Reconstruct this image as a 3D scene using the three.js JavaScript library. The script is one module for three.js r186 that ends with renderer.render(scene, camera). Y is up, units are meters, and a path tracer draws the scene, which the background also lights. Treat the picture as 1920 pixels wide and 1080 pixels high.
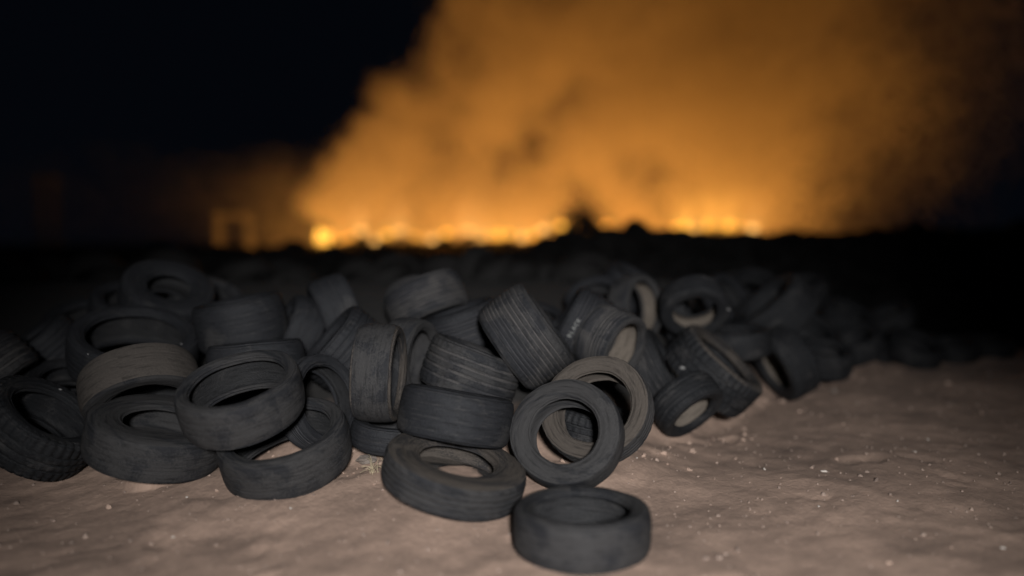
import * as THREE from 'three';
import { mergeGeometries } from 'three/addons/utils/BufferGeometryUtils.js';
import { ImprovedNoise } from 'three/addons/math/ImprovedNoise.js';
import { FontLoader } from 'three/addons/loaders/FontLoader.js';
import { TextGeometry } from 'three/addons/geometries/TextGeometry.js';
import { RectAreaLightUniformsLib } from 'three/addons/lights/RectAreaLightUniformsLib.js';

// ---------------------------------------------------------------- camera, sky, lights, exposure
const scene = new THREE.Scene();
const camera = new THREE.PerspectiveCamera(40.85, 16 / 9, 0.05, 1200);
camera.position.set(0, 1.4, 0);
camera.rotation.x = -Math.atan(85 / 1450);
camera.focus = 4.45;                                   // the sharp tyres stand 4 to 5.5 m away
camera.userData.fStop = 0.23;

const renderer = new THREE.WebGLRenderer({ antialias: true });
renderer.setSize(1024, 576);
renderer.toneMapping = THREE.LinearToneMapping;
renderer.toneMappingExposure = 1.0;
renderer.shadowMap.enabled = true;
RectAreaLightUniformsLib.init();

// night sky: a clear, very dark blue that is a little paler near the horizon all round
{
  const W = 64, H = 32, data = new Float32Array(W * H * 4);
  for (let j = 0; j < H; j++) for (let i = 0; i < W; i++) {
    const up = Math.max(0, Math.sin(((j + 0.5) / H - 0.5) * Math.PI)), o = (j * W + i) * 4, k = 1 - 0.35 * up;
    data[o] = 0.0011 * k; data[o + 1] = 0.0016 * k; data[o + 2] = 0.0029 * k; data[o + 3] = 1;
  }
  const sky = new THREE.DataTexture(data, W, H, THREE.RGBAFormat, THREE.FloatType);
  sky.mapping = THREE.EquirectangularReflectionMapping;
  sky.magFilter = sky.minFilter = THREE.LinearFilter;
  sky.wrapS = THREE.RepeatWrapping;
  sky.needsUpdate = true;
  scene.background = sky;
  scene.environment = sky;
}
const moon = new THREE.DirectionalLight(0xc4d2ff, 0.012);
moon.position.set(-30, 60, 20);
moon.castShadow = true;
moon.shadow.mapSize.set(2048, 2048);
Object.assign(moon.shadow.camera, { left: -40, right: 40, top: 40, bottom: -40, near: 1, far: 200 });
scene.add(moon, moon.target);

// the white lamp that lights the foreground: it stands right behind the viewer (its stand is built further down)
const LAMP = new THREE.Vector3(0.45, 2.6, 3.0);
const torch = new THREE.SpotLight(0xffffff, 298, 0, 0.5, 1.0, 2);
torch.position.copy(LAMP);
torch.target.position.set(0.2, 0.0, -6.3);
torch.castShadow = true;
torch.shadow.mapSize.set(2048, 2048);
torch.shadow.radius = 14;
scene.add(torch, torch.target);

// the field of burning tyres behind the ridge: one broad, low, upward light over the glowing bed
const FIRE = { x: 3, y: 0.75, z: -72, w: 38, d: 70 };
const fireColor = new THREE.Color().setRGB(1, 0.385, 0.06);
const fireLight = new THREE.RectAreaLight(fireColor, 3.25, FIRE.w, FIRE.d);
fireLight.position.set(FIRE.x, FIRE.y + 0.25, FIRE.z);
fireLight.lookAt(FIRE.x, 100, FIRE.z);
scene.add(fireLight);

// ---------------------------------------------------------------- helpers
let seed = 20240611;
const rnd = () => { seed = (seed + 0x6d2b79f5) | 0; let t = Math.imul(seed ^ (seed >>> 15), 1 | seed); t = (t + Math.imul(t ^ (t >>> 7), 61 | t)) ^ t; return ((t ^ (t >>> 14)) >>> 0) / 4294967296; };
const rr = (a, b) => a + (b - a) * rnd();
const gauss = () => Math.sqrt(-2 * Math.log(1 - rnd() * 0.99999)) * Math.cos(2 * Math.PI * rnd());
const clamp = (x, a = 0, b = 1) => Math.min(b, Math.max(a, x));
const lerp = (a, b, t) => a + (b - a) * t;
const ss = (a, b, x) => { const t = clamp((x - a) / (b - a)); return t * t * (3 - 2 * t); };
const perlin = new ImprovedNoise();
const fbm = (x, y, z, n = 4) => { let s = 0, a = 0.5; for (let i = 0; i < n; i++, a *= 0.5) { s += a * perlin.noise(x, y, z + i * 17.3); x *= 2.03; y *= 2.03; z *= 2.03; } return s; };
const interp = (xs, ys, x) => { if (x <= xs[0]) return ys[0]; for (let i = 1; i < xs.length; i++) if (x <= xs[i]) return lerp(ys[i - 1], ys[i], (x - xs[i - 1]) / (xs[i] - xs[i - 1])); return ys[ys.length - 1]; };

const taken = new Map();
function numbered(name) { const n = taken.get(name) ?? 0; taken.set(name, n + 1); return n ? name + '_' + String(n).padStart(3, '0') : name; }
function shadows(o) { o.castShadow = true; o.receiveShadow = true; return o; }
function thing(name, label, category, group) {
  const o = new THREE.Group(); o.name = numbered(name); o.userData = { label, category };
  if (group) o.userData.group = group;
  scene.add(o); return o;
}
function part(name, geometry, material, parent) { const m = shadows(new THREE.Mesh(geometry, material)); m.name = name; parent.add(m); return m; }
function solo(name, geometry, material, label, category, group, kind) {
  const m = shadows(new THREE.Mesh(geometry, material)); m.name = numbered(name); m.userData = { label, category };
  if (group) m.userData.group = group;
  if (kind) m.userData.kind = kind;
  scene.add(m); return m;
}

// tileable value noise on an n x n grid, summed over octaves
function tileNoise(size, base, octaves, seedShift = 0, gain = 0.55) {
  const out = new Float32Array(size * size);
  let amp = 1, total = 0;
  for (let o = 0; o < octaves; o++) {
    const n = base << o, grid = new Float32Array(n * n);
    let s = 7919 * (o + 1) + 104729 * (seedShift + 1);
    for (let i = 0; i < n * n; i++) { s = (Math.imul(s, 1664525) + 1013904223) | 0; grid[i] = (s >>> 8) / 16777216; }
    for (let y = 0; y < size; y++) for (let x = 0; x < size; x++) {
      const fx = (x / size) * n, fy = (y / size) * n, x0 = Math.floor(fx), y0 = Math.floor(fy);
      let u = fx - x0, v = fy - y0; u = u * u * (3 - 2 * u); v = v * v * (3 - 2 * v);
      const g = (a, b) => grid[((b + n) % n) * n + ((a + n) % n)];
      out[y * size + x] += amp * lerp(lerp(g(x0, y0), g(x0 + 1, y0), u), lerp(g(x0, y0 + 1), g(x0 + 1, y0 + 1), u), v);
    }
    total += amp; amp *= gain;
  }
  for (let i = 0; i < out.length; i++) out[i] /= total;
  return out;
}
function textureOf(size, f, srgb) {
  const data = new Uint8Array(size * size * 4), enc = (c) => (srgb ? (c <= 0.0031308 ? 12.92 * c : 1.055 * Math.pow(c, 1 / 2.4) - 0.055) : c);
  for (let i = 0; i < size * size; i++) { const c = f(i); for (let k = 0; k < 3; k++) data[i * 4 + k] = Math.round(255 * clamp(enc(c[k]))); data[i * 4 + 3] = 255; }
  const t = new THREE.DataTexture(data, size, size);
  t.wrapS = t.wrapT = THREE.RepeatWrapping; t.magFilter = THREE.LinearFilter; t.minFilter = THREE.LinearMipmapLinearFilter; t.generateMipmaps = true;
  if (srgb) t.colorSpace = THREE.SRGBColorSpace;
  t.needsUpdate = true; return t;
}

// ---------------------------------------------------------------- ground
const EX = [-6, -3.2, -2.1, -1.2, -0.3, 0.4, 0.9, 1.4, 2.2, 3.1, 4.4, 6, 12], ED = [5.6, 5.1, 4.8, 4.4, 4.3, 4.6, 4.9, 5.4, 6.5, 7.5, 8.4, 9.2, 11];
const heapEdge = (x) => interp(EX, ED, x);
const RIDGE_X = [-30, -14, -9, -6.5, -5.2, -4.4, -3.6, -2.7, -1.6, -0.6, 0.4, 1.2, 2.0, 3.2, 4.4, 6, 9, 13, 20, 40];
const RIDGE_H = [1.0, 0.92, 0.86, 0.88, 0.9, 0.72, 0.86, 0.8, 0.62, 0.78, 0.92, 1.28, 1.42, 1.38, 1.3, 1.24, 1.34, 1.5, 1.6, 1.6];
function groundBase(x, z) {
  const d = -z, e = heapEdge(x), t = Math.max(d - e - 0.1, 0);
  const m = 0.86 * (1 - ss(1.5, 4.5, x) * 0.45);
  let h = m * (1 - Math.exp((-Math.pow(t, 1.5) * 0.85 * 0.75) / m)) + 0.1 * ss(1.2, 3, x) * ss(5.2, 8, d) - 0.02 + 0.1 * ss(e - 1, e, d) * (1 - ss(0.6, 1.6, x));
  const low = lerp(0.15, -0.9, ss(2.5, 5, x));
  h -= ss(9.1, 12, d) * (h - low);                                       // the hollow behind the heap
  const back = interp(RIDGE_X, RIDGE_H, (x / Math.max(d, 12)) * 18);
  h += (back - low) * ss(12.5, 17.5, d) * (1 - 0.55 * ss(21, 30, d));    // the dark ridge
  h += 0.35 * ss(80, 300, d);
  return h;
}
// shallow old footprints and scrapes in the open sand, and sand that has drifted into two of the lying tyres
const PRINTS = [];
for (let k = 0; k < 90; k++) { const d = rr(2.3, 8.6), x = rr(-0.72, 0.72) * d; if (d < heapEdge(x) - 0.05) { const a = rr(0, 3.14); PRINTS.push([x, -d, Math.cos(a), Math.sin(a), rr(0.1, 0.17), rr(0.04, 0.075), rr(0.006, 0.014)]); } }
const FILLS = [[-0.29, -4.0, 0.15, 0.21], [-2.05, -4.44, 0.2, 0.2], [-1.27, -4.28, 0.02, 0.22]];
function marks(x, z) {
  let h = 0;
  for (const [px, pz, c, s, L, w, dep] of PRINTS) {
    const dx = x - px, dz = z - pz; if (Math.abs(dx) > 0.35 || Math.abs(dz) > 0.35) continue;
    const r = Math.hypot((dx * c + dz * s) / L, (dz * c - dx * s) / w);
    h += dep * (0.45 * Math.exp(-12 * (r - 1.15) ** 2) - (1 - ss(0.5, 1.05, r)));
  }
  for (const [px, pz, a, r] of FILLS) h += a * (1 - ss(0.55, 1, Math.hypot(x - px, z - pz) / r));
  return h;
}
function groundH(x, z) {
  const d = -z, near = 1 - ss(14, 40, Math.hypot(x, z));
  let h = groundBase(x, z) + (near > 0.99 && d > 2 ? marks(x, z) : 0);
  const w = ss(-1.5, 1.5, d);
  h += near * (0.055 * fbm(x * 0.55, 3.1, z * 0.55, 3) + 0.028 * fbm(x * 1.5 + 0.6 * z, 9.7, z * 1.4 - 0.5 * x, 4) * w + 0.016 * fbm(x * 8.5, 5.5, z * 8.1, 3) * w);
  h += near * 0.05 * Math.max(0, fbm(x * 4.2, 1.5, z * 4.2, 3) + 0.12) * (1 - ss(0.1, 0.55, Math.abs(d - heapEdge(x) - 0.1)));   // sand pushed up along the heap
  h += 0.1 * (1 - near) * fbm(x * 0.4, 2.2, z * 0.4, 3) + 0.3 * ss(13, 17, d) * (1 - ss(22, 27, d)) * fbm(x * 0.75, 6.2, z * 0.5, 3);
  return h;
}
function axis(lo, hi, fine0, fine1, step, grow) {
  const a = [];
  for (let v = fine0; v <= fine1; v += step) a.push(v);
  for (let v = fine1, s = step; v < hi;) { s *= grow; v += s; a.push(Math.min(v, hi)); }
  for (let v = fine0, s = step; v > lo;) { s *= grow; v -= s; a.unshift(Math.max(v, lo)); }
  return a;
}
const sandNoise = tileNoise(512, 4, 7, 3, 0.62), sandFine = tileNoise(512, 64, 3, 8, 0.7);
const sandMap = textureOf(512, (i) => {
  const n = clamp((sandNoise[i] - 0.28) / 0.44), f = sandFine[i] - 0.5, k = 0.80 + 0.28 * n + 0.36 * f;
  const dark = ss(0.36, 0.24, sandNoise[i]) * 0.3;
  return [k * lerp(0.9, 0.62, dark), k * lerp(0.89, 0.61, dark), k * lerp(0.88, 0.6, dark)];
}, true);
const sandBump = textureOf(512, (i) => { const v = clamp(0.6 * sandNoise[i] + 0.4 * sandFine[i]); return [v, v, v]; });
{
  const xs = axis(-320, 320, -4.2, 5.6, 0.034, 1.085), zs = axis(-620, 40, -10.5, -2.2, 0.034, 1.075), nx = xs.length, nz = zs.length;
  const pos = new Float32Array(nx * nz * 3), uv = new Float32Array(nx * nz * 2), col = new Float32Array(nx * nz * 3), idx = [];
  for (let j = 0; j < nz; j++) for (let i = 0; i < nx; i++) {
    const x = xs[i], z = zs[j], k = j * nx + i, d = -z;
    pos.set([x, groundH(x, z), z], k * 3);
    uv.set([x / 1.3 + 0.06 * perlin.noise(x * 0.7, 1, z * 0.7), z / 1.3], k * 2);
    // bare sand in front, black tyre ash and soot on the dump itself; the border is ragged
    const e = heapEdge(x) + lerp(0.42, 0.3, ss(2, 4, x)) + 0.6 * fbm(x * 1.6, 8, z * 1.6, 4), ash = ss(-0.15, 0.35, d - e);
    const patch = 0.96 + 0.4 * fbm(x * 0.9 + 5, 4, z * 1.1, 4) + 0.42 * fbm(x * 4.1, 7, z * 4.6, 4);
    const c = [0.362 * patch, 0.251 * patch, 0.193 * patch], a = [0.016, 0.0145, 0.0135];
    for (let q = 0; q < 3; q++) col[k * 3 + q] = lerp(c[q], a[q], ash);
    if (i < nx - 1 && j < nz - 1) idx.push(k, k + nx, k + 1, k + 1, k + nx, k + nx + 1);
  }
  const g = new THREE.BufferGeometry();
  g.setAttribute('position', new THREE.BufferAttribute(pos, 3)); g.setAttribute('uv', new THREE.BufferAttribute(uv, 2)); g.setAttribute('color', new THREE.BufferAttribute(col, 3));
  g.setIndex(idx); g.computeVertexNormals();
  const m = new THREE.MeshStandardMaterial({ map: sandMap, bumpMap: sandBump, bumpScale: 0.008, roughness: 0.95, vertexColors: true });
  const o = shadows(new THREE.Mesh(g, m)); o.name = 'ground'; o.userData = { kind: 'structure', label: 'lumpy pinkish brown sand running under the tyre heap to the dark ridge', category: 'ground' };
  scene.add(o);
}

// ---------------------------------------------------------------- tyre materials
const tN = [0, 1, 2].map((k) => tileNoise(512, 3 + k, 7, 20 + k, 0.6)), tF = tileNoise(512, 96, 2, 33, 0.7);
const RUBBER = [0.0138, 0.0144, 0.0168], DUST = [0.034, 0.0325, 0.0325], TAN = [0.06, 0.0505, 0.043];
function rubberMap(k, amount, dust, base = RUBBER) {
  return textureOf(512, (i) => {
    const x = i % 512, y = (i / 512) | 0, scuff = tN[2][((y * 9) % 512) * 512 + x], worn = tN[1][((y * 23) % 512) * 512 + ((x * 2) % 512)];   // wear runs round the tyre
    const m = clamp(ss(0.62 - amount * 0.45, 0.86 - amount * 0.45, tN[k][i] + (tF[i] - 0.5) * 0.22) * 0.75 + 0.16 * amount + 0.55 * ss(0.56, 0.74, scuff) + 0.3 * ss(0.6, 0.75, worn)), s = (0.8 + 0.4 * tF[i]) * (1 - 0.35 * ss(0.42, 0.3, scuff));
    return [0, 1, 2].map((c) => s * lerp(base[c], dust[c], m));
  }, true);
}
const grainBump = textureOf(512, (i) => { const v = clamp(0.55 * tF[i] + 0.45 * tN[1][i]); return [v, v, v]; });
const rub = (map, roughness) => new THREE.MeshPhysicalMaterial({ map, bumpMap: grainBump, bumpScale: 0.004, roughness, specularIntensity: 0.36, vertexColors: true });
const M = {
  clean: rub(rubberMap(0, 0.18, DUST), 0.7),
  grey: rub(rubberMap(1, 0.5, DUST), 0.8),
  dusty: rub(rubberMap(2, 0.85, DUST), 0.85),
  brown: rub(rubberMap(1, 1.0, [0.05, 0.043, 0.038], [0.024, 0.0215, 0.02]), 0.9),
  tan: rub(rubberMap(0, 0.8, TAN), 0.9),
  pale: rub(rubberMap(0, 1.0, [0.12, 0.1, 0.082], [0.05, 0.042, 0.036]), 0.92),
  tanned: rub(rubberMap(2, 1.1, TAN), 0.92),
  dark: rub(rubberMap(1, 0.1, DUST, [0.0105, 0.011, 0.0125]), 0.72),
  liner: rub(rubberMap(2, 0.25, DUST, [0.017, 0.017, 0.018]), 0.68),
};

// ---------------------------------------------------------------- the tyre builder
// A ring about its own y axis. R outer radius, W section width, q bead radius; tread: kind of pattern.
function sweep(profile, segs, relief, tint, uvScale = 0.62) {
  const n = profile.length, pos = [], uv = [], col = [], idx = [];
  let arc = 0;
  for (let j = 0; j < n; j++) {
    const [r, h] = profile[j];
    if (j) arc += Math.hypot(r - profile[j - 1][0], h - profile[j - 1][1]);
    for (let i = 0; i <= segs; i++) {
      const a = (i / segs) * Math.PI * 2, [dr, dh] = relief(i % segs, a, j, r, h), R = r + dr;
      pos.push(R * Math.cos(a), h + dh, R * Math.sin(a));
      uv.push((a * r) / uvScale, arc / uvScale);
      const t = tint ? tint(a, j, r, h, dr) : 1;
      if (t.length) col.push(...t); else col.push(t, t, t);
    }
  }
  for (let j = 0; j < n - 1; j++) for (let i = 0; i < segs; i++) {
    const a = j * (segs + 1) + i, b = a + segs + 1;
    idx.push(a, b, a + 1, a + 1, b, b + 1);
  }
  const g = new THREE.BufferGeometry();
  g.setAttribute('position', new THREE.Float32BufferAttribute(pos, 3)); g.setAttribute('uv', new THREE.Float32BufferAttribute(uv, 2)); g.setAttribute('color', new THREE.Float32BufferAttribute(col, 3));
  g.setIndex(idx); g.computeVertexNormals();
  const nrm = g.attributes.normal;                       // close the seam of the normals
  for (let j = 0; j < n; j++) { const a = j * (segs + 1), b = a + segs, v = new THREE.Vector3(nrm.getX(a) + nrm.getX(b), nrm.getY(a) + nrm.getY(b), nrm.getZ(a) + nrm.getZ(b)).normalize(); nrm.setXYZ(a, v.x, v.y, v.z); nrm.setXYZ(b, v.x, v.y, v.z); }
  return g;
}
function smooth(points, n) {
  const c = new THREE.CatmullRomCurve3(points.map(([r, h]) => new THREE.Vector3(r, h, 0)), false, 'centripetal');
  return c.getPoints(n).map((p) => [p.x, p.y]);
}
const TREADS = {
  bald: { grooves: [[-0.34, 0.010, 0.0022], [0.34, 0.010, 0.0022], [0, 0.008, 0.0014]], lugs: 0 },
  ribs: { grooves: [[-0.56, 0.012, 0.008], [-0.2, 0.011, 0.008], [0.2, 0.011, 0.008], [0.56, 0.012, 0.008]], lugs: 40, lug: 0.004, zone: 0.62 },
  fine: { grooves: [[-0.72, 0.006, 0.006], [-0.5, 0.009, 0.008], [-0.3, 0.005, 0.005], [-0.1, 0.009, 0.008], [0.1, 0.005, 0.005], [0.26, 0.009, 0.008], [0.42, 0.009, 0.008], [0.58, 0.007, 0.006], [0.76, 0.006, 0.006]], lugs: 48, lug: 0.0025, zone: 0.78, dusty: 1 },
  wide: { grooves: [[-0.6, 0.016, 0.009], [-0.25, 0.018, 0.010], [0.12, 0.018, 0.010], [0.5, 0.016, 0.009]], lugs: 36, lug: 0.004, zone: 0.6, dusty: 0.55 },
  deep: { grooves: [[-0.55, 0.014, 0.010], [-0.18, 0.016, 0.011], [0.2, 0.016, 0.011], [0.56, 0.014, 0.010]], lugs: 36, lug: 0.005, zone: 0.6 },
  block: { grooves: [[-0.42, 0.013, 0.011], [0, 0.012, 0.011], [0.42, 0.013, 0.011]], lugs: 40, lug: 0.013, zone: 0.38, all: 0.007 },
};
function tyreParts(R, W, q, kind, near, salt) {
  const hw = W / 2, S = R - q, T = TREADS[kind], segs = near ? (T.lugs ? T.lugs * 4 : 128) : (T.lugs ? T.lugs * 2 : 72);
  const oval = 0.008 + 0.02 * ((salt * 0.377) % 1), turn = salt * 2.1, sag = 0.006;
  const bend = (a, r, h) => [r * (oval * Math.cos(2 * (a + turn)) + 0.006 * Math.sin(3 * a + turn)) + 0.0025 * perlin.noise(Math.cos(a) * 3.2, h * 14 + salt, Math.sin(a) * 3.2), sag * perlin.noise(Math.cos(a) * 1.3 + salt, 0.5, Math.sin(a) * 1.3)];
  // tread
  const crown = (s) => R - 0.006 * s * s - 0.006 * Math.pow(Math.abs(s), 6);
  const line = [], add = (s, drop, gro) => line.push([s, drop, gro]);
  const half = 0.885;
  for (let k = 0; k <= (near ? 20 : 8); k++) { const s = -1 + (2 * k) / (near ? 20 : 8); if (!T.grooves.some(([c, w]) => Math.abs(s - c) < (w / 2 + 0.002) / (hw * half))) add(s, 0, 0); }
  for (const [c, w, dep] of T.grooves) { const e = w / 2 / (hw * half), b = 0.0012 / (hw * half); add(c - e - b, 0, 0); add(c - e + b, dep, 1); add(c + e - b, dep, 1); add(c + e + b, 0, 0); }
  line.sort((p, s) => p[0] - s[0]);
  const tread = line.map(([s, drop]) => [crown(s) - drop, -s * hw * half]);
  const per = near ? 4 : 2;
  const notch = (i, s) => {
    if (!T.lugs) return 0;
    const shift = T.all ? (s < -0.42 ? 0 : s < 0 ? 2 : s < 0.42 ? 1 : 3) : (s < 0 ? 0 : 2), cut = (i + shift) % per === 0;
    return cut ? (Math.abs(s) > T.zone ? T.lug : T.all ?? 0) : 0;
  };
  const treadG = sweep(tread, segs, (i, a, j, r, h) => { const b = bend(a, r, h), [s, drop] = line[j]; return [b[0] - Math.max(0, notch(i, s) - drop), b[1]]; },
    (a, j) => { const g = line[j][2] * (T.dusty ?? 0); return g ? [lerp(1, 2.3, g), lerp(1, 2.2, g), lerp(1, 2.1, g)] : [1, 1, 1]; });
  // outer wall with rim flange, scuff rib and two moulded rings; then the bead and the inside
  const wallPts = (e) => smooth([[R - 0.012, e * hw * half], [R - 0.022, e * hw * 0.925], [R - 0.24 * S, e * hw * 0.985], [q + 0.52 * S, e * hw], [q + 0.3 * S, e * hw * 0.965], [q + 0.16 * S, e * hw * 0.90], [q + 0.085 * S, e * hw * 0.86]], near ? 26 : 12);
  const wall = (e) => {
    const p = wallPts(e).map(([r, h], k, all) => { const u = k / (all.length - 1); return [r, h + e * (Math.abs(u - 0.42) < 0.022 || Math.abs(u - 0.66) < 0.022 ? 0.003 : u > 0.9 ? 0.003 : 0)]; });
    return e > 0 ? p.reverse() : p;
  };
  const lugWall = T.all ? (i, r) => (r > R - 0.05 && (i % per) === 0 ? 0.007 : 0) : () => 0;
  const fluted = (i, r) => (near && i % 2 && r < q + 0.74 * S && r > q + 0.6 * S ? 0.0016 : 0);       // moulded flutes in a band of the wall
  const wallG = (e) => sweep(wall(e), segs, (i, a, j, r, h) => { const b = bend(a, r, h), k = lugWall(i, r); return [b[0] - k, b[1] - e * (k * 0.8 + fluted(i, r))]; });
  const beadPts = (e) => { const p = smooth([[q + 0.085 * S, e * (hw * 0.86 + 0.003)], [q + 0.05 * S, e * hw * 0.81], [q + 0.012, e * hw * 0.775], [q, e * hw * 0.73], [q + 0.001, e * hw * 0.66], [q + 0.012, e * hw * 0.63]], near ? 10 : 6); return e > 0 ? p.reverse() : p; };
  const beadG = (e) => sweep(beadPts(e), segs, (i, a, j, r, h) => bend(a, r, h));
  const thick = 0.017, ins = smooth([[q + 0.012, -hw * 0.63], [q + 0.22 * S, -(hw * 0.86 - thick)], [q + 0.5 * S, -(hw - thick)], [R - 0.3 * S, -(hw * 0.97 - thick)], [R - 0.028, -hw * 0.74], [R - 0.024, -hw * 0.3], [R - 0.024, hw * 0.3], [R - 0.028, hw * 0.74], [R - 0.3 * S, hw * 0.97 - thick], [q + 0.5 * S, hw - thick], [q + 0.22 * S, hw * 0.86 - thick], [q + 0.012, hw * 0.63]], near ? 34 : 18);
  const linerG = sweep(ins, near ? 96 : 48, (i, a, j, r, h) => bend(a, r, h));
  return { treadG, wallG, beadG, linerG };
}
const UP = new THREE.Vector3(0, 1, 0);
function buildTyre([x, y, z, nx, ny, nz, R, W, q], kind, skin, label, near, salt) {
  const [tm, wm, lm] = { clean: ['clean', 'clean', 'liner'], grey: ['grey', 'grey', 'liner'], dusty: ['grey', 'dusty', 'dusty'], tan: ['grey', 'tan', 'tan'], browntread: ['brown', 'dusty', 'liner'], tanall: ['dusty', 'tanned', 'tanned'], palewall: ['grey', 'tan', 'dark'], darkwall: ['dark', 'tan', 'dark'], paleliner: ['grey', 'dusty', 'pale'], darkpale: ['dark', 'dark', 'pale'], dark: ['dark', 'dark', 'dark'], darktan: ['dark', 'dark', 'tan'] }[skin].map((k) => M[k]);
  const t = thing('scrap_tyre', label, 'tyre', 'scrap tyres heaped on the sand');
  const { treadG, wallG, beadG, linerG } = tyreParts(R, W, q, kind, near, salt);
  part('tread', treadG, tm, t);
  for (const e of [1, -1]) { const s = part('sidewall', wallG(e), wm, t); part('bead', beadG(e), wm, s); }
  part('inner_liner', linerG, lm, t);
  t.position.set(x, y, z);
  t.quaternion.setFromUnitVectors(UP, new THREE.Vector3(nx, ny, nz).normalize()).multiply(new THREE.Quaternion().setFromAxisAngle(UP, salt * 1.7));
  return t;
}
const FAR = 'black tyre in the darkness along the far rim of the sand';
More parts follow.
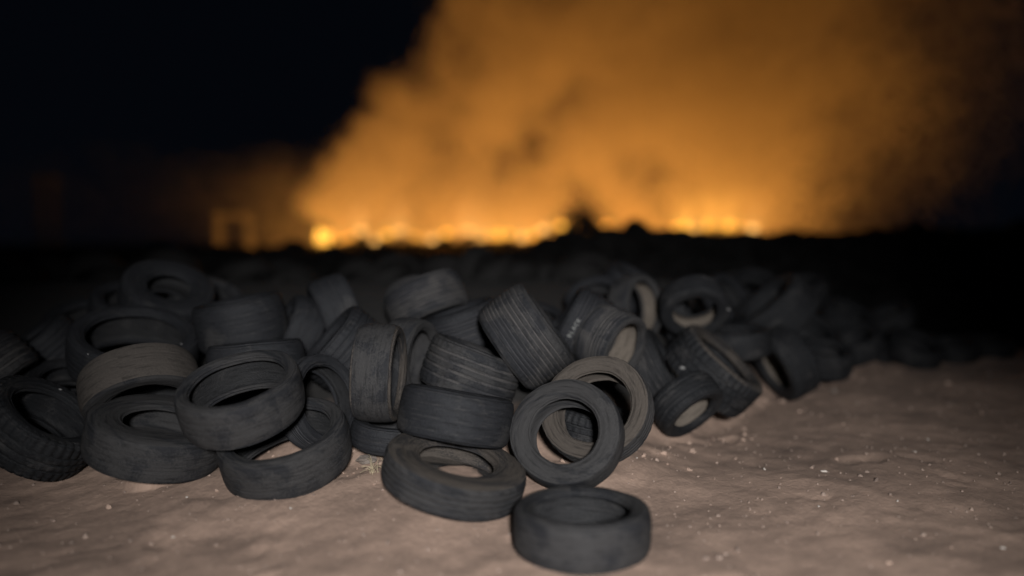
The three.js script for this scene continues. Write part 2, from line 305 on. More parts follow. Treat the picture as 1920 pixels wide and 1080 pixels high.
const TYRES = [
  [[0.321, 0.089, -3.504, 0.002, 1.000, -0.018, 0.318, 0.209, 0.223], 'bald', 'grey', 'grey bald tyre lying flat on bare sand, apart from the heap', 1],
  [[-0.304, 0.196, -3.994, 0.237, 0.968, 0.080, 0.386, 0.182, 0.201], 'deep', 'tan', 'thick-walled tyre with brown dusty top face, propped at a slant beside the flat bald tyre', 1],
  [[-0.720, 0.258, -4.555, 0.116, 0.993, -0.036, 0.246, 0.153, 0.147], 'bald', 'clean', 'dark tyre half hidden under the upright tyre, behind the slanted thick-walled tyre', 1],
  [[0.305, 0.341, -4.219, -0.280, 0.527, 0.803, 0.311, 0.186, 0.187], 'bald', 'dusty', 'dusty tyre turned face-on, leaning on the tan-walled tyre', 1],
  [[0.495, 0.426, -4.447, -0.346, 0.486, 0.802, 0.322, 0.193, 0.212], 'ribs', 'tanall', 'tan-walled tyre turned face-on behind the leaning dusty tyre', 1],
  [[-1.271, 0.249, -4.294, -0.113, 0.941, 0.318, 0.358, 0.249, 0.265], 'bald', 'grey', 'thin-walled tyre with a wide open hole, lying on sand under the tilted pale tyre', 1],
  [[-1.470, 0.561, -4.166, -0.105, 0.936, 0.335, 0.336, 0.240, 0.256], 'bald', 'grey', 'pale bald tyre tilted on top of two tyres lying on the sand', 1],
  [[-2.062, 0.278, -4.432, 0.237, 0.966, 0.106, 0.385, 0.247, 0.192], 'bald', 'dusty', 'thick-walled tyre with a small hole, lying on sand under the tilted pale tyre', 1],
  [[-2.263, 0.519, -4.677, 0.376, -0.792, 0.481, 0.346, 0.247, 0.208], 'bald', 'browntread', 'tyre with brown dusty tread tipped forward over the small-holed tyre', 1],
  [[-2.578, 0.673, -5.242, 0.232, 0.908, 0.350, 0.401, 0.288, 0.289], 'bald', 'clean', 'broad dark tyre with wide hole facing up, behind the brown-treaded tipped tyre', 1],
  [[-2.636, 0.993, -5.899, 0.417, 0.796, 0.439, 0.338, 0.234, 0.152], 'bald', 'clean', 'thick tyre with the smallest hole, perched on the heap\'s highest end', 1],
  [[-2.491, 0.886, -6.346, 0.454, 0.823, 0.341, 0.322, 0.168, 0.226], 'bald', 'grey', 'thin ring of a tyre showing behind the perched small-holed tyre', 0],
  [[-1.913, 0.843, -5.442, -0.172, 0.983, 0.062, 0.319, 0.316, 0.223], 'bald', 'clean', 'broad bald tyre with pale upper edge, lying above the tilted pale tyre', 1],
  [[-1.631, 0.629, -4.905, -0.084, 0.994, -0.073, 0.300, 0.272, 0.210], 'bald', 'clean', 'smooth tyre squeezed between the tilted pale tyre and the broad bald tyre', 1],
  [[-1.299, 0.883, -5.708, -0.881, -0.322, 0.346, 0.276, 0.273, 0.166], 'bald', 'clean', 'tyre standing on edge with its plain tread leaning to one side, on the heap\'s skyline', 1],
  [[-1.552, 0.764, -5.613, -0.825, 0.396, 0.403, 0.246, 0.243, 0.147], 'bald', 'clean', 'dark tyre tucked under the edge-standing plain-treaded tyre', 0],
  [[-1.136, 0.681, -5.192, -0.714, 0.664, 0.220, 0.291, 0.287, 0.189], 'ribs', 'clean', 'tyre tipped sideways with a pale rim line along its upper wall, behind the upright tyre', 1],
  [[-1.179, 0.427, -4.671, 0.800, 0.331, 0.500, 0.285, 0.190, 0.205], 'fine', 'clean', 'tyre facing forward behind the wide-holed tyre, ribs of another showing in its hole', 1],
  [[-0.782, 0.631, -4.536, 0.999, -0.028, 0.041, 0.289, 0.231, 0.208], 'bald', 'palewall', 'upright tyre standing on its tread with a narrow pale wall turned sideways', 1],
  [[-0.677, 0.641, -5.089, 0.941, -0.037, 0.337, 0.268, 0.214, 0.187], 'bald', 'dusty', 'tyre half hidden behind the upright tyre, its pale bead showing', 1],
  [[-0.782, 0.934, -6.275, -0.015, 0.815, 0.579, 0.256, 0.142, 0.174], 'bald', 'grey', 'small ring of a tyre behind the ribbed tyre on the heap\'s middle skyline', 0],
  [[-0.635, 0.948, -5.776, 0.400, -0.878, 0.263, 0.306, 0.286, 0.214], 'fine', 'dusty', 'brownish ribbed tyre tipped forward with a pale lower rim, on the heap\'s middle skyline', 1],
  [[-0.347, 0.798, -5.504, -0.306, 0.950, 0.054, 0.284, 0.275, 0.184], 'fine', 'clean', 'dark finely grooved tyre lying between the ribbed skyline tyre and the barrel-shaped tyre', 1],
  [[-0.260, 0.574, -4.921, 0.344, 0.935, -0.084, 0.311, 0.315, 0.202], 'wide', 'grey', 'barrel-shaped tyre with broad pale grooves across its tread', 1],
  [[-0.314, 0.429, -4.300, 0.167, 0.970, -0.179, 0.320, 0.264, 0.208], 'bald', 'clean', 'smooth dark tyre lying under the barrel-shaped tyre', 1],
  [[0.093, 0.793, -4.981, 0.815, 0.579, 0.021, 0.328, 0.357, 0.197], 'fine', 'grey', 'wide tyre standing on end with many pale tread lines, leaning in the heap\'s middle', 1],
  [[0.486, 0.784, -5.530, -0.862, 0.505, -0.041, 0.288, 0.285, 0.173], 'fine', 'clean', 'tyre on edge with white lettering on its grooved tread', 1],
  [[0.675, 0.716, -5.249, 0.699, -0.314, 0.643, 0.246, 0.269, 0.182], 'fine', 'paleliner', 'finely grooved wide tyre with its pale oval opening turned sideways', 1],
  [[0.695, 0.915, -6.411, -0.281, 0.757, 0.590, 0.251, 0.172, 0.151], 'bald', 'clean', 'smooth tyre behind the lettered tyre on the skyline', 0],
  [[1.091, 0.978, -7.170, 0.445, 0.853, 0.273, 0.282, 0.281, 0.169], 'bald', 'clean', 'topmost tyre of the skyline behind the lettered tyre', 0],
  [[1.010, 0.867, -6.289, 0.737, 0.143, 0.660, 0.275, 0.199, 0.206], 'bald', 'paleliner', 'thin-walled ring facing sideways above the wide tyre with pale oval opening', 1],
  [[1.455, 0.889, -6.170, -0.043, -0.629, 0.776, 0.278, 0.194, 0.172], 'bald', 'darkpale', 'dark tyre with tan dust inside its upper rim', 1],
  [[2.129, 0.831, -7.691, 0.593, 0.476, 0.649, 0.270, 0.188, 0.176], 'bald', 'clean', 'small dark tyre beside the one with tan dust inside', 0],
  [[1.508, 0.446, -5.747, 0.624, 0.738, 0.256, 0.366, 0.304, 0.241], 'block', 'darkwall', 'chunky-treaded tyre with tan dusty shoulder, at the sand\'s edge', 1],
  [[1.196, 0.295, -5.251, 0.469, -0.623, 0.625, 0.248, 0.209, 0.149], 'ribs', 'darkpale', 'dark tyre on the sand\'s edge with its hole open to the sand', 1],
  [[2.358, 0.361, -6.639, -0.890, -0.424, 0.171, 0.323, 0.269, 0.194], 'block', 'darkpale', 'dark knobbly tyre with pale inside showing, beside the tan-shouldered chunky tyre', 1],
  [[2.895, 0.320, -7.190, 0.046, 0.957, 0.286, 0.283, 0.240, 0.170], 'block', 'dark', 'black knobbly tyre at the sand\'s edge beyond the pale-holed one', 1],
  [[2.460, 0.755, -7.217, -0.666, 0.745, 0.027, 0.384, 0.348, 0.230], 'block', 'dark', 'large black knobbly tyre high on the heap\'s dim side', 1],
  [[-3.352, 0.553, -4.867, 0.675, -0.725, -0.139, 0.305, 0.288, 0.183], 'wide', 'grey', 'deep-grooved tyre cut off at the picture\'s edge, above the big knobbly tyre', 1],
  [[-2.771, 0.321, -4.481, 0.633, 0.774, 0.019, 0.342, 0.270, 0.212], 'block', 'dark', 'big black knobbly tyre slumped on sand with its hole facing up', 1],
  [[-3.499, 0.717, -6.339, 0.049, 0.935, 0.351, 0.326, 0.244, 0.195], 'bald', 'clean', 'round dark tyre on the skyline beside the perched small-holed tyre', 0],
  [[-3.372, 0.635, -5.528, -0.520, 0.765, 0.379, 0.288, 0.258, 0.173], 'ribs', 'clean', 'dark tyre on edge with slanting tread lines, above the big knobbly tyre', 0],
  [[-2.949, 0.443, -5.096, 0.232, 0.934, 0.272, 0.269, 0.183, 0.161], 'bald', 'dark', 'dark ring lying behind the big knobbly tyre', 1],
  [[-3.813, 0.451, -5.830, 0.038, 0.952, 0.303, 0.288, 0.219, 0.173], 'bald', 'clean', 'dark tyre buried behind the deep-grooved tyre at the heap\'s end', 0],
  [[0.497, 0.258, -4.784, 0.192, 0.981, 0.031, 0.283, 0.220, 0.176], 'block', 'dark', 'dark tyre seen through the holes of the two face-on tyres', 1],
  [[1.028, 0.486, -5.583, 0.848, 0.483, 0.217, 0.288, 0.231, 0.179], 'fine', 'dark', 'dark tyre on edge behind the tan-walled face-on tyre', 1],
  [[0.159, 0.775, -5.978, 0.114, 0.958, 0.263, 0.268, 0.202, 0.161], 'bald', 'clean', 'dark tyre behind the wide tyre standing on end', 0],
  [[1.428, 0.747, -6.648, 0.917, 0.268, 0.294, 0.256, 0.207, 0.153], 'bald', 'dark', 'dark tyre between the sideways ring and the tan-dusted one', 0],
  [[1.896, 0.575, -6.428, -0.064, 0.995, 0.075, 0.271, 0.216, 0.163], 'bald', 'dark', 'dark tyre below the large black knobbly tyre', 0],
  [[-3.136, 0.865, -6.275, 0.364, 0.872, 0.327, 0.286, 0.213, 0.172], 'bald', 'clean', 'dark tyre beneath the perched small-holed tyre', 0],
  [[-3.413, 0.220, -5.211, 0.112, 0.978, 0.176, 0.295, 0.219, 0.177], 'bald', 'dark', 'dark tyre buried behind the big knobbly tyre', 0],
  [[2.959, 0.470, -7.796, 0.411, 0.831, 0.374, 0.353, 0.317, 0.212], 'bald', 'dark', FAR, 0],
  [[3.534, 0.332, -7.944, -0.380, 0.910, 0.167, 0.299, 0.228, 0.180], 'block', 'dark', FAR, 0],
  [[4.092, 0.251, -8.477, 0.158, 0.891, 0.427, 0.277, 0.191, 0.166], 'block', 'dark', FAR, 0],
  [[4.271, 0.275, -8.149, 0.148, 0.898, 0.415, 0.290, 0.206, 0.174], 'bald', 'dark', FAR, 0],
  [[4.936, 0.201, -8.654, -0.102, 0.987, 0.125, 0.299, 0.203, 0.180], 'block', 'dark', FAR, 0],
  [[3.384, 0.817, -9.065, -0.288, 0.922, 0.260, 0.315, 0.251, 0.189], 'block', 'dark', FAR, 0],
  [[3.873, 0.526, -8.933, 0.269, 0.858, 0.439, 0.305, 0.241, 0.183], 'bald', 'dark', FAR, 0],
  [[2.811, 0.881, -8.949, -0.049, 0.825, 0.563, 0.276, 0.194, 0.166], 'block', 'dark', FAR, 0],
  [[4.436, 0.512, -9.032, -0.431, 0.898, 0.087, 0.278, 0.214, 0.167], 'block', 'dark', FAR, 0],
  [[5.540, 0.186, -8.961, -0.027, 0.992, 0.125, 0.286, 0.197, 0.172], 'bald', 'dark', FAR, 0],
];
let letteredTyre;
TYRES.forEach(([p, kind, skin, label, near], i) => { const t = buildTyre(p, kind, skin, label, near, i + 1); if (label.includes('lettering')) letteredTyre = t; });

// white letters moulded on one tread
{
  const font = await new FontLoader().loadAsync('fonts/droid/droid_sans_bold.typeface.json');
  const row = TYRES.find((r) => r[3].includes('lettering'))[0], R = row[6], white = new THREE.MeshStandardMaterial({ color: new THREE.Color().setRGB(0.13, 0.13, 0.125), roughness: 0.8 });
  const inv = letteredTyre.quaternion.clone().invert(), towards = new THREE.Vector3(0, 1.4, 0).sub(letteredTyre.position).applyQuaternion(inv), mid = Math.atan2(towards.z, towards.x);
  // letters run round the tread; each is turned to lie on it
  const geos = [];
  [...'BLACK'].forEach((ch, k) => {
    const g = new TextGeometry(ch, { font, size: 0.03, depth: 0.003, curveSegments: 4 });
    g.computeBoundingBox(); g.translate(-(g.boundingBox.max.x + g.boundingBox.min.x) / 2, -0.015, 0);
    const a = mid + 0.06 - (k - 2) * 0.105, out = new THREE.Vector3(Math.cos(a), 0, Math.sin(a)), along = new THREE.Vector3(Math.sin(a), 0, -Math.cos(a)), up = new THREE.Vector3().crossVectors(out, along);
    const m = new THREE.Matrix4().makeBasis(along, up, out).setPosition(out.clone().multiplyScalar(R * 1.004 + 0.002).add(new THREE.Vector3(0, 0.062, 0)));
    geos.push(g.applyMatrix4(m));
  });
  part('lettering', mergeGeometries(geos), white, letteredTyre);
}

// ---------------------------------------------------------------- the dark ridge of tyres behind
const soot = new THREE.MeshPhysicalMaterial({ specularIntensity: 0.3, color: new THREE.Color().setRGB(0.013, 0.0122, 0.0118), roughness: 0.8 });
function plainTyre(R, W, q, segs) {
  const hw = W / 2, p = [[q, -hw * 0.7], [q + 0.03, -hw * 0.92], [(R + q) / 2, -hw], [R - 0.02, -hw * 0.92], [R - 0.004, -hw * 0.7], [R, 0], [R - 0.004, hw * 0.7], [R - 0.02, hw * 0.92], [(R + q) / 2, hw], [q + 0.03, hw * 0.92], [q, hw * 0.7], [q + 0.05, hw * 0.75], [R - 0.03, hw * 0.7], [R - 0.03, -hw * 0.7], [q + 0.05, -hw * 0.75], [q, -hw * 0.7]];
  return new THREE.LatheGeometry(p.map(([a, b]) => new THREE.Vector2(a, b)), segs);
}
const ridgeTyre = plainTyre(0.33, 0.22, 0.2, 28);
const RIDGE_D = 18;
{
  // those on the skyline are told apart by the firelight behind them
  const n = 64;
  for (let k = 0; k < n; k++) {
    const x = -12.5 + 25 * ((k + rr(0.1, 0.9)) / n), d = RIDGE_D + rr(-0.7, 1.0), z = -d, big = rr(0.9, 1.2);
    const m = solo('ridge_tyre', ridgeTyre, soot, 'black tyre silhouetted on top of the dark ridge before the fire', 'tyre', 'tyres along the dark ridge');
    const flat = rnd() < 0.93;
    m.rotation.set(flat ? rr(-0.6, 0.6) : rr(0.8, 1.2), rr(0, 6.3), flat ? rr(-0.4, 0.4) : rr(-0.3, 0.3));
    m.scale.setScalar(big);
    m.position.set(x, groundH(x, z) + (flat ? 0.08 : 0.2) * big, z);
  }
  const spots = [];
  for (let k = 0; k < 2600; k++) {
    const d = rr(9.4, 25), x = rr(-0.85, 0.85) * d;
    if (d < heapEdge(x) + 2.4) continue;
    spots.push([x, d]);
  }
  const im = shadows(new THREE.InstancedMesh(ridgeTyre, soot, spots.length)), o = new THREE.Object3D();
  spots.forEach(([x, d], i) => {
    o.position.set(x, groundH(x, -d) + rr(0.02, 0.12), -d); o.rotation.set(gauss() * 0.45, rr(0, 6.3), gauss() * 0.45); o.scale.setScalar(rr(0.85, 1.1)); o.updateMatrix(); im.setMatrixAt(i, o.matrix);
  });
  im.name = 'tyre_field'; im.userData = { kind: 'stuff', label: 'dark mass of countless discarded tyres between the lit heap and the fire', category: 'tyres' };
  scene.add(im);
}

// ---------------------------------------------------------------- the burning field
const emberNoise = tileNoise(256, 8, 6, 51, 0.6);
{
  const glow = textureOf(256, (i) => { const m = ss(0.5, 0.72, emberNoise[i]); return [m, 0.36 * m * (0.6 + 0.4 * m), 0.05 * m]; }, true);
  glow.repeat.set(9, 9);
  const g = new THREE.PlaneGeometry(FIRE.w, FIRE.d, 60, 60); g.rotateX(-Math.PI / 2);
  const p = g.attributes.position;
  for (let i = 0; i < p.count; i++) p.setY(i, 0.35 * fbm(p.getX(i) * 0.5, 2, p.getZ(i) * 0.5, 4) - 0.15);
  g.computeVertexNormals();
  const m = solo('ember_bed', g, new THREE.MeshStandardMaterial({ color: new THREE.Color().setRGB(0.03, 0.026, 0.024), roughness: 0.95, emissive: new THREE.Color(1, 1, 1), emissiveMap: glow, emissiveIntensity: 1.2 }), 'wide bed of glowing burning tyres behind the dark ridge', 'fire', undefined, 'stuff');
  m.position.set(FIRE.x, FIRE.y, FIRE.z);
}
// one flame: a bundle of twisting tongues
function flameGeometry(h, w, tongues) {
  const geos = [];
  for (let k = 0; k < tongues; k++) {
    const hh = h * (k ? rr(0.45, 0.85) : 1), ww = w * (k ? rr(0.3, 0.5) : 0.55), n = 9, pts = [];
    for (let j = 0; j <= n; j++) { const t = j / n; pts.push(new THREE.Vector2(Math.max(0.002, ww * 0.5 * Math.pow(Math.sin(Math.PI * Math.min(1, 0.18 + t * 0.82)), 0.9) * (1 - 0.45 * t)), t * hh)); }
    const g = new THREE.LatheGeometry(pts, 12), p = g.attributes.position, ox = k ? rr(-0.5, 0.5) * w : 0, oz = k ? rr(-0.5, 0.5) * w : 0, lean = rr(-0.1, 0.35), s = rr(0, 50);
    for (let i = 0; i < p.count; i++) { const t = p.getY(i) / hh; p.setX(i, p.getX(i) + ox + hh * (lean * t * t + 0.12 * t * perlin.noise(s, t * 3, 0.3))); p.setZ(i, p.getZ(i) + oz + hh * 0.12 * t * perlin.noise(0.7, t * 3, s)); }
    g.computeVertexNormals(); geos.push(g);
  }
  return mergeGeometries(geos);
}
const flameMat = (r, g, b, k) => new THREE.MeshStandardMaterial({ color: 0x000000, roughness: 1, emissive: new THREE.Color().setRGB(r, g, b), emissiveIntensity: k });
const yellow = flameMat(1, 0.46, 0.06, 2.6), pale = flameMat(1, 0.52, 0.14, 2.4), orange = flameMat(1, 0.4, 0.05, 2.4);
// where each fire burns: world x, distance, height of the flame's foot, height, width, kind
const FLAMES = [
  [-12.0, 48.4, 1.35, 1.6, 1.4, 'yellow'], [-10.9, 49.5, 1.22, 0.8, 0.9, 'orange'], [-9.9, 50.6, 1.99, 0.8, 0.8, 'pale'], [-8.5, 48.4, 1.42, 0.6, 0.6, 'pale'], [-7.4, 51.7, 2.01, 0.8, 0.8, 'pale'], [-5.1, 49.5, 1.5, 0.6, 0.7, 'pale'],
  [-2.9, 51.7, 2.01, 0.8, 0.9, 'pale'], [-0.9, 49.5, 1.7, 0.8, 0.9, 'yellow'], [0.6, 50.6, 1.61, 0.7, 0.8, 'pale'], [1.3, 48.4, 1.66, 0.7, 0.8, 'orange'], [-4.0, 52.8, 1.19, 0.9, 1.0, 'orange'], [4.5, 50.6, 2.16, 0.7, 0.8, 'orange'],
  [7.7, 50.6, 2.16, 0.7, 0.8, 'orange'], [11.1, 49.5, 2.18, 0.9, 1.3, 'yellow'], [12.8, 50.6, 2.34, 0.8, 0.9, 'yellow'], [13.9, 49.5, 2.29, 0.8, 1.0, 'yellow'], [15.4, 49.5, 2.14, 0.7, 0.8, 'pale'], [-11.5, 49.3, 1.72, 0.7, 0.5, 'yellow'],
  [-10.4, 49.4, 1.65, 0.5, 0.7, 'orange'], [-8.0, 49.2, 1.78, 0.6, 0.7, 'yellow'], [-6.4, 51.5, 1.69, 0.6, 0.5, 'yellow'], [-4.2, 49.4, 1.84, 0.6, 0.7, 'yellow'], [-2.0, 51.7, 1.64, 0.7, 0.7, 'pale'], [-1.4, 49.2, 1.69, 0.6, 0.7, 'orange'],
  [-0.2, 49.1, 1.79, 0.6, 0.5, 'yellow'], [2.0, 48.7, 2.06, 0.7, 0.7, 'pale'], [3.1, 49.7, 2.33, 0.7, 0.7, 'yellow'], [6.1, 50.7, 2.36, 0.6, 0.7, 'orange'], [10.6, 51.1, 2.26, 0.6, 0.5, 'orange'], [11.5, 48.9, 2.22, 0.5, 0.7, 'pale'],
  [13.4, 50.7, 2.44, 0.5, 0.5, 'orange'], [14.7, 50.1, 2.36, 0.5, 0.5, 'orange'],
];
for (const [x, d, foot, h, w, kind] of FLAMES) {
  const f = solo('flame', flameGeometry(h * 0.7, w * 0.7, 5), { yellow, pale, orange }[kind], { yellow: 'bright yellow flame licking up behind the dark ridge', pale: 'small pale flame flickering behind the dark ridge', orange: 'low orange flame burning behind the dark ridge' }[kind], 'flame', 'flames behind the ridge');
  f.position.set(x, foot, -d);
  // what burns under it: a mound of tyres and rubble that carries the fire
  const g = new THREE.SphereGeometry(1, 18, 8, 0, Math.PI * 2, 0, Math.PI / 2), p = g.attributes.position;
  for (let i = 0; i < p.count; i++) { const k = 1 + 0.5 * fbm(p.getX(i) * 2 + x, p.getY(i) * 2, p.getZ(i) * 2 + d, 3); p.setXYZ(i, p.getX(i) * k * (0.7 + w * 0.5), p.getY(i) * Math.min(k, 1.05) * (foot - 0.5), p.getZ(i) * k * (0.7 + w * 0.5)); }
  g.computeVertexNormals();
  const b = solo('burning_mound', g, soot, 'black mound of burning scrap under a flame', 'mound', 'burning mounds behind the ridge');
  b.position.set(x, 0.45, -d);
  if (h * w < 0.45) continue;              // the smallest ones add nothing to the glow of the bed round them
  const l = new THREE.PointLight({ yellow: 0xffb04a, pale: 0xffb868, orange: 0xff9540 }[kind], (kind === 'yellow' ? 9 : 5) * h * w, 0, 2);
  l.position.set(x, foot + h + 0.25, -d + 0.3); l.shadow.radius = 12; l.castShadow = false;
  scene.add(l);
}

// ---------------------------------------------------------------- smoke: soot flakes gathered in puffs
// each flake is one small bent scrap of soot; together they are as thick or thin as the smoke
function flakes(name, count, size, draw, label) {
  const pos = new Float32Array(count * 9), a = new THREE.Vector3(), b = new THREE.Vector3(), n = new THREE.Vector3();
  let k = 0;
  for (let tries = 0; k < count && tries < count * 40; tries++) {
    const p = draw(); if (!p) continue;
    n.set(gauss(), gauss(), gauss()).normalize(); a.set(gauss(), gauss(), gauss()).cross(n).normalize(); b.crossVectors(n, a);
    const s = size * rr(0.75, 1.25);
    for (let q = 0; q < 3; q++) { const t = q * 2.0944 + rr(-0.3, 0.3), c = Math.cos(t) * s, d = Math.sin(t) * s; pos.set([p[0] + a.x * c + b.x * d, p[1] + a.y * c + b.y * d, p[2] + a.z * c + b.z * d], k * 9 + q * 3); }
    k++;
  }
  const g = new THREE.BufferGeometry(); g.setAttribute('position', new THREE.BufferAttribute(pos.subarray(0, k * 9), 3)); g.computeVertexNormals();
  return solo(name, g, smokeMat, label, 'smoke', undefined, 'stuff');
}
const smokeMat = new THREE.MeshPhysicalMaterial({ color: new THREE.Color().setRGB(0.64, 0.62, 0.6), roughness: 1, transmission: 0.5, thickness: 0, specularIntensity: 0, side: THREE.DoubleSide });
const PL_Y = [0, 3.5, 6.2, 9.3, 11.8, 14, 16.6, 19, 30], PL_L = [-15.4, -14.8, -13.4, -11.8, -10, -7.4, -5.4, -4.2, 2], PL_R = [17, 19.5, 22.5, 24.5, 25.7, 26.5, 27.3, 28, 32];
const BILLOWS = [[-8.7, 11.7, 1.7], [-10.0, 9.3, 1.5], [-12.2, 6.0, 1.7], [-11.3, 7.4, 1.5], [-13.9, 4.1, 1.6], [-13.1, 5.1, 1.5], [-4.2, 16.1, 1.7], [-3.4, 18.5, 1.8], [-6.6, 10.4, 2.0], [-4.7, 13.6, 1.4]];   // x, height, radius of the rounded heads along the windward side
function plumeDensity(x, y, z) {
  const n2 = fbm(x * 0.11 + 40, y * 0.07, z * 0.06, 2), right = interp(PL_Y, PL_R, y) + n2 * 4;
  if (x > right + 13) return 0;
  const n = fbm(x * 0.22 + 3, y * 0.22 + 0.4 * n2, z * 0.05, 4), left = interp(PL_Y, PL_L, y) + 1.6 + n * 4.5;
  const gap = ss(0.6, 1.3, Math.hypot((x - 2.4) / 3.6, (y - 20.2) / 1.7 + n));
  let e = ss(left - 0.5, left + 2.2, x), tuft = 0;
  if (e < 1 && x < 4) for (const [bx, by, r] of BILLOWS) tuft = Math.max(tuft, 1 - ss(0.55, 1.15, Math.hypot((x - bx) / r, (y - by) / r) + 0.7 * n));
  e = Math.max(e, tuft * (1 - ss(2, 5, Math.abs(z + 57)))) * (0.13 * (1 - ss(right, right + 13, x)) + 0.87 * Math.pow(1 - ss(right - 7, right + 5, x), 1.2)) * (1 - ss(4.5, 9, Math.abs(z + 56) + 3 * n2)) * gap;
  return e * clamp(0.62 + 1.25 * n2 + 1.0 * n);
}
flakes('smoke_plume', 480000, 0.073, () => {
  const x = rr(-19, 46), y = rr(1.5, 30), z = rr(-70, -42);
  return rnd() < plumeDensity(x, y, z) * (1 - 0.5 * ss(14, 30, y)) && [x, y, z];
}, 'huge orange-lit smoke plume billowing up from the fire');
flakes('drifting_smoke', 34000, 0.023, () => {
  const x = rr(-46, -10), y = rr(1.2, 9), z = rr(-66, -44), top = 5.6 + 7 * fbm(x * 0.12, y * 0.1, z * 0.12, 3);
  return rnd() < (1 - ss(top - 2, top + 1, y)) * lerp(0.12, 1, ss(-26, -13, x)) && [x, y, z];
}, 'thin brown smoke drifting low over the dump beside the plume');

// ---------------------------------------------------------------- structures at the edge of the fire
const paleMetal = new THREE.MeshStandardMaterial({ color: new THREE.Color().setRGB(0.13, 0.124, 0.115), roughness: 0.6 }), greyMetal = new THREE.MeshStandardMaterial({ color: new THREE.Color().setRGB(0.045, 0.043, 0.04), roughness: 0.6 });
const bar = (a, b, t) => { const A = new THREE.Vector3(...a), B = new THREE.Vector3(...b), L = A.distanceTo(B), g = new THREE.BoxGeometry(t, L, t); g.applyQuaternion(new THREE.Quaternion().setFromUnitVectors(UP, B.clone().sub(A).normalize())); const c = A.add(B).multiplyScalar(0.5); return g.translate(c.x, c.y, c.z); };
function portal(x, d, w, h, dep, label, mat, thick) {
  const t = thing('steel_frame', label, 'frame', 'steel frames beside the fire'), y0 = groundH(x, -d) - 0.1;
  for (const sx of [-0.5, 0.5]) for (const sz of [-0.5, 0.5]) part('post', bar([sx * w, 0, sz * dep], [sx * w, h, sz * dep], thick), mat, t);
  for (const sz of [-0.5, 0.5]) part('beam', bar([-w / 2 - 0.05, h + 0.06, sz * dep], [w / 2 + 0.05, h + 0.06, sz * dep], thick * 1.1), mat, t);
  for (const sx of [-0.5, 0.5]) part('tie_beam', bar([sx * w, h + 0.175, -dep / 2 - 0.05], [sx * w, h + 0.175, dep / 2 + 0.05], thick * 0.9), mat, t);
  t.position.set(x, y0, -d); t.rotation.y = 0.2; return t;
}
portal(-14.5, 40.5, 1.5, 2.35, 1.6, 'pale open steel frame standing closest to the fire', paleMetal, 0.1);
portal(-24.5, 41, 0.75, 4.3, 0.75, 'tall thin grey steel frame far from the fire', greyMetal, 0.07);
portal(-12.7, 42, 0.9, 2.2, 0.9, 'small grey steel frame between the pale frame and the flames', greyMetal, 0.1);

// ---------------------------------------------------------------- chips, rubble and straw on the sand
const chipMat = new THREE.MeshStandardMaterial({ color: new THREE.Color().setRGB(0.5, 0.45, 0.4), roughness: 0.8 });
function pebble(r, s, rough = 0.35) {
  const g = new THREE.IcosahedronGeometry(r, 1), p = g.attributes.position;
  for (let i = 0; i < p.count; i++) { const k = 1 + rough * perlin.noise(p.getX(i) / r * 1.4 + s, p.getY(i) / r * 1.4, p.getZ(i) / r * 1.4); p.setXYZ(i, p.getX(i) * k * 1.3, p.getY(i) * k * 0.6, p.getZ(i) * k); }
  g.computeVertexNormals(); return g;
}
const crumbMat = new THREE.MeshStandardMaterial({ color: new THREE.Color().setRGB(0.2, 0.195, 0.19), roughness: 0.85 });
const chipShapes = [0, 1, 2, 3].map((k) => pebble(0.008, k * 7.7 + 1));
const CHIPS = [
  [1.564, 0.004, -4.721, 1.2], [1.916, 0.004, -4.676, 1.3], [2.106, 0.004, -4.610, 1.0], [2.687, 0.004, -5.088, 0.9],
  [2.968, 0.006, -5.445, 1.2], [2.931, 0.128, -6.962, 1.3], [2.950, 0.050, -6.534, 1.0], [1.638, 0.004, -4.056, 0.9],
  [2.106, 0.004, -4.150, 1.0], [0.764, 0.091, -4.663, 0.9], [-1.132, 0.052, -3.882, 1.1], [-1.750, 0.045, -4.089, 1.0],
  [-1.629, 0.005, -3.643, 0.9], [2.278, 0.004, -3.514, 1.0], [1.225, 0.502, -5.508, 2.2], [1.696, 0.879, -6.038, 1.6],
  [-2.671, 0.699, -4.839, 0.9], [-2.770, 0.502, -4.698, 1.1], [-2.227, 0.719, -5.178, 0.8]
];
CHIPS.forEach(([x, y, z, s], i) => {
  const onTyre = y > 0.3;
  const m = solo('white_chip', chipShapes[i % 4], onTyre ? crumbMat : chipMat, onTyre ? 'pale crumb of rubble caught on a tyre' : 'small white chip lying on the open sand', 'chip', onTyre ? 'pale crumbs on the tyres' : 'white chips on the sand');
  m.position.set(x, onTyre ? y : groundH(x, z) + 0.004 * s, z); m.rotation.set(rr(-0.3, 0.3), rr(0, 6.3), rr(-0.3, 0.3)); m.scale.set(s * rr(0.7, 1.5), s, s * rr(0.6, 1.2));
});
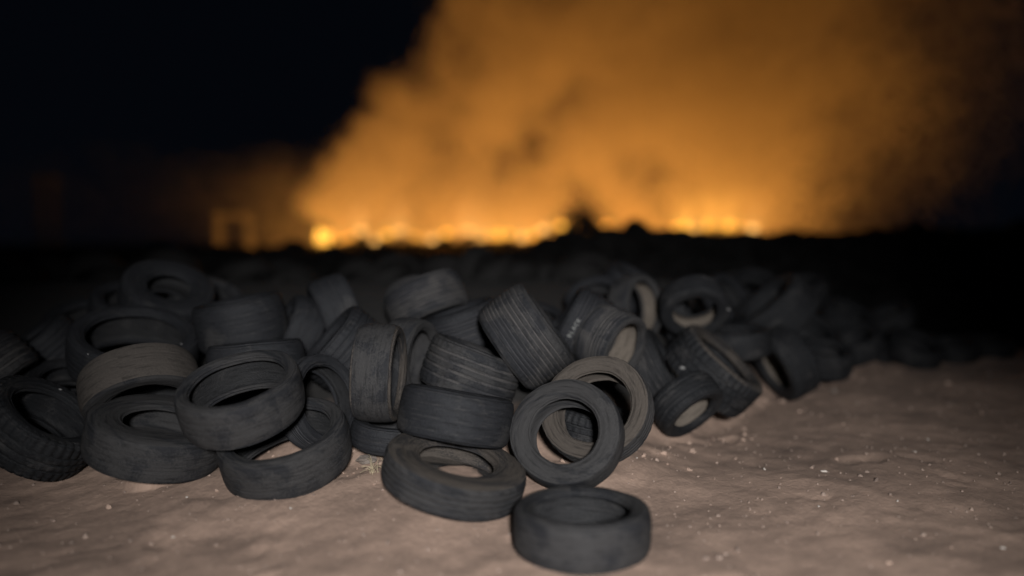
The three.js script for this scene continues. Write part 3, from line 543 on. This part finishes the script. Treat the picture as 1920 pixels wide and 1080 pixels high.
{
  const im = shadows(new THREE.InstancedMesh(pebble(0.006, 3), new THREE.MeshStandardMaterial({ color: 0xffffff, roughness: 0.9 }), 1500)), o = new THREE.Object3D(), c = new THREE.Color();
  for (let i = 0; i < 1500; i++) {
    let x, d; do { d = rr(2.4, 9); x = rr(-0.75, 0.75) * d; } while (d > heapEdge(x) + 0.5);
    const s = Math.exp(gauss() * 0.45) * 0.8;
    o.position.set(x, groundH(x, -d) + 0.001, -d); o.rotation.set(rr(0, 6), rr(0, 6), rr(0, 6)); o.scale.setScalar(s); o.updateMatrix(); im.setMatrixAt(i, o.matrix);
    const k = rr(0.18, 0.32); im.setColorAt(i, c.setRGB(k, k * 0.74, k * 0.6));
  }
  const n = 420, clods = shadows(new THREE.InstancedMesh(pebble(0.012, 21, 0.7), new THREE.MeshStandardMaterial({ color: 0xffffff, roughness: 1 }), n));
  for (let i = 0; i < n; i++) {
    let x, d; if (i % 8) { x = rr(-3.2, 4.6); d = heapEdge(x) + 0.12 + gauss() * 0.22; } else do { d = rr(2.5, 9); x = rr(-0.75, 0.75) * d; } while (d > heapEdge(x) + 0.4);
    o.position.set(x, groundH(x, -d), -d); o.rotation.set(rr(0, 6), rr(0, 6), rr(0, 6)); o.scale.setScalar(Math.exp(gauss() * 0.5) * 0.7); o.updateMatrix(); clods.setMatrixAt(i, o.matrix);
    const k = rr(0.8, 1.1); clods.setColorAt(i, c.setRGB(0.345 * k, 0.245 * k, 0.192 * k));
  }
  clods.name = 'sand_clods'; clods.userData = { kind: 'stuff', label: 'crumbled sand clods along the foot of the tyre heap', category: 'sand' };
  scene.add(clods);
  im.name = 'sand_grit'; im.userData = { kind: 'stuff', label: 'fine grit and crumbs strewn over the sand', category: 'grit' };
  scene.add(im);
}
{
  const rock = solo('rubble_chunk', pebble(0.05, 12, 0.6), new THREE.MeshStandardMaterial({ color: new THREE.Color().setRGB(0.2, 0.165, 0.14), roughness: 0.95, bumpMap: sandBump, bumpScale: 0.01 }), 'small brown rubble lump on sand in the gap between two lying tyres', 'rubble');
  rock.position.set(-0.86, groundH(-0.86, -4.5) + 0.02, -4.5);
  const t = thing('dry_straw', 'wisp of pale dry straw beside the slanted thick-walled tyre', 'straw'), straw = new THREE.MeshStandardMaterial({ color: new THREE.Color().setRGB(0.4, 0.33, 0.22), roughness: 0.9 });
  for (let k = 0; k < 14; k++) {
    const a = rr(0, 6.3), L = rr(0.05, 0.13), b = rr(0.3, 1.2), c = new THREE.QuadraticBezierCurve3(new THREE.Vector3(rr(-0.03, 0.03), -0.01, rr(-0.03, 0.03)), new THREE.Vector3(Math.cos(a) * L * 0.3, L * b, Math.sin(a) * L * 0.3), new THREE.Vector3(Math.cos(a) * L, L * b * 0.7, Math.sin(a) * L));
    part('stalk', new THREE.TubeGeometry(c, 6, 0.0016, 4), straw, t);
  }
  t.position.set(-0.78, groundH(-0.78, -4.3), -4.3);
}

// ---------------------------------------------------------------- the lamp behind the viewer
{
  const t = thing('work_lamp', 'black tripod work lamp with a lit white face, behind the viewer', 'lamp'), black = new THREE.MeshStandardMaterial({ color: 0x101010, roughness: 0.5 });
  const y0 = groundH(LAMP.x, LAMP.z + 0.12), top = LAMP.y - y0 - 0.14;
  const legs = [0, 1, 2].map((k) => [Math.sin(k * 2.094) * 0.5, Math.cos(k * 2.094) * 0.5]);
  for (const [a, b] of legs) part('leg', bar([0, 0.75, 0], [a, 0, b], 0.022), black, t);
  part('pole', new THREE.CylinderGeometry(0.016, 0.016, top - 0.6, 12).translate(0, (top + 0.6) / 2, 0), black, t);
  const dir = torch.target.position.clone().sub(torch.position).normalize(), turn = new THREE.Quaternion().setFromUnitVectors(new THREE.Vector3(0, 0, -1), dir);
  const head = part('housing', new THREE.CylinderGeometry(0.13, 0.09, 0.1, 32).rotateX(-Math.PI / 2), black, t);
  head.quaternion.copy(turn); head.position.set(0, LAMP.y - y0, 0).addScaledVector(dir, -0.02);
  const face = part('lens', new THREE.CircleGeometry(0.11, 32).rotateY(Math.PI), new THREE.MeshStandardMaterial({ color: 0x222222, emissive: 0xfff4ea, emissiveIntensity: 3 }), head);
  face.position.set(0, 0, -0.053);
  t.position.set(LAMP.x - dir.x * 0.05, y0, LAMP.z - dir.z * 0.05);
}

renderer.render(scene, camera);
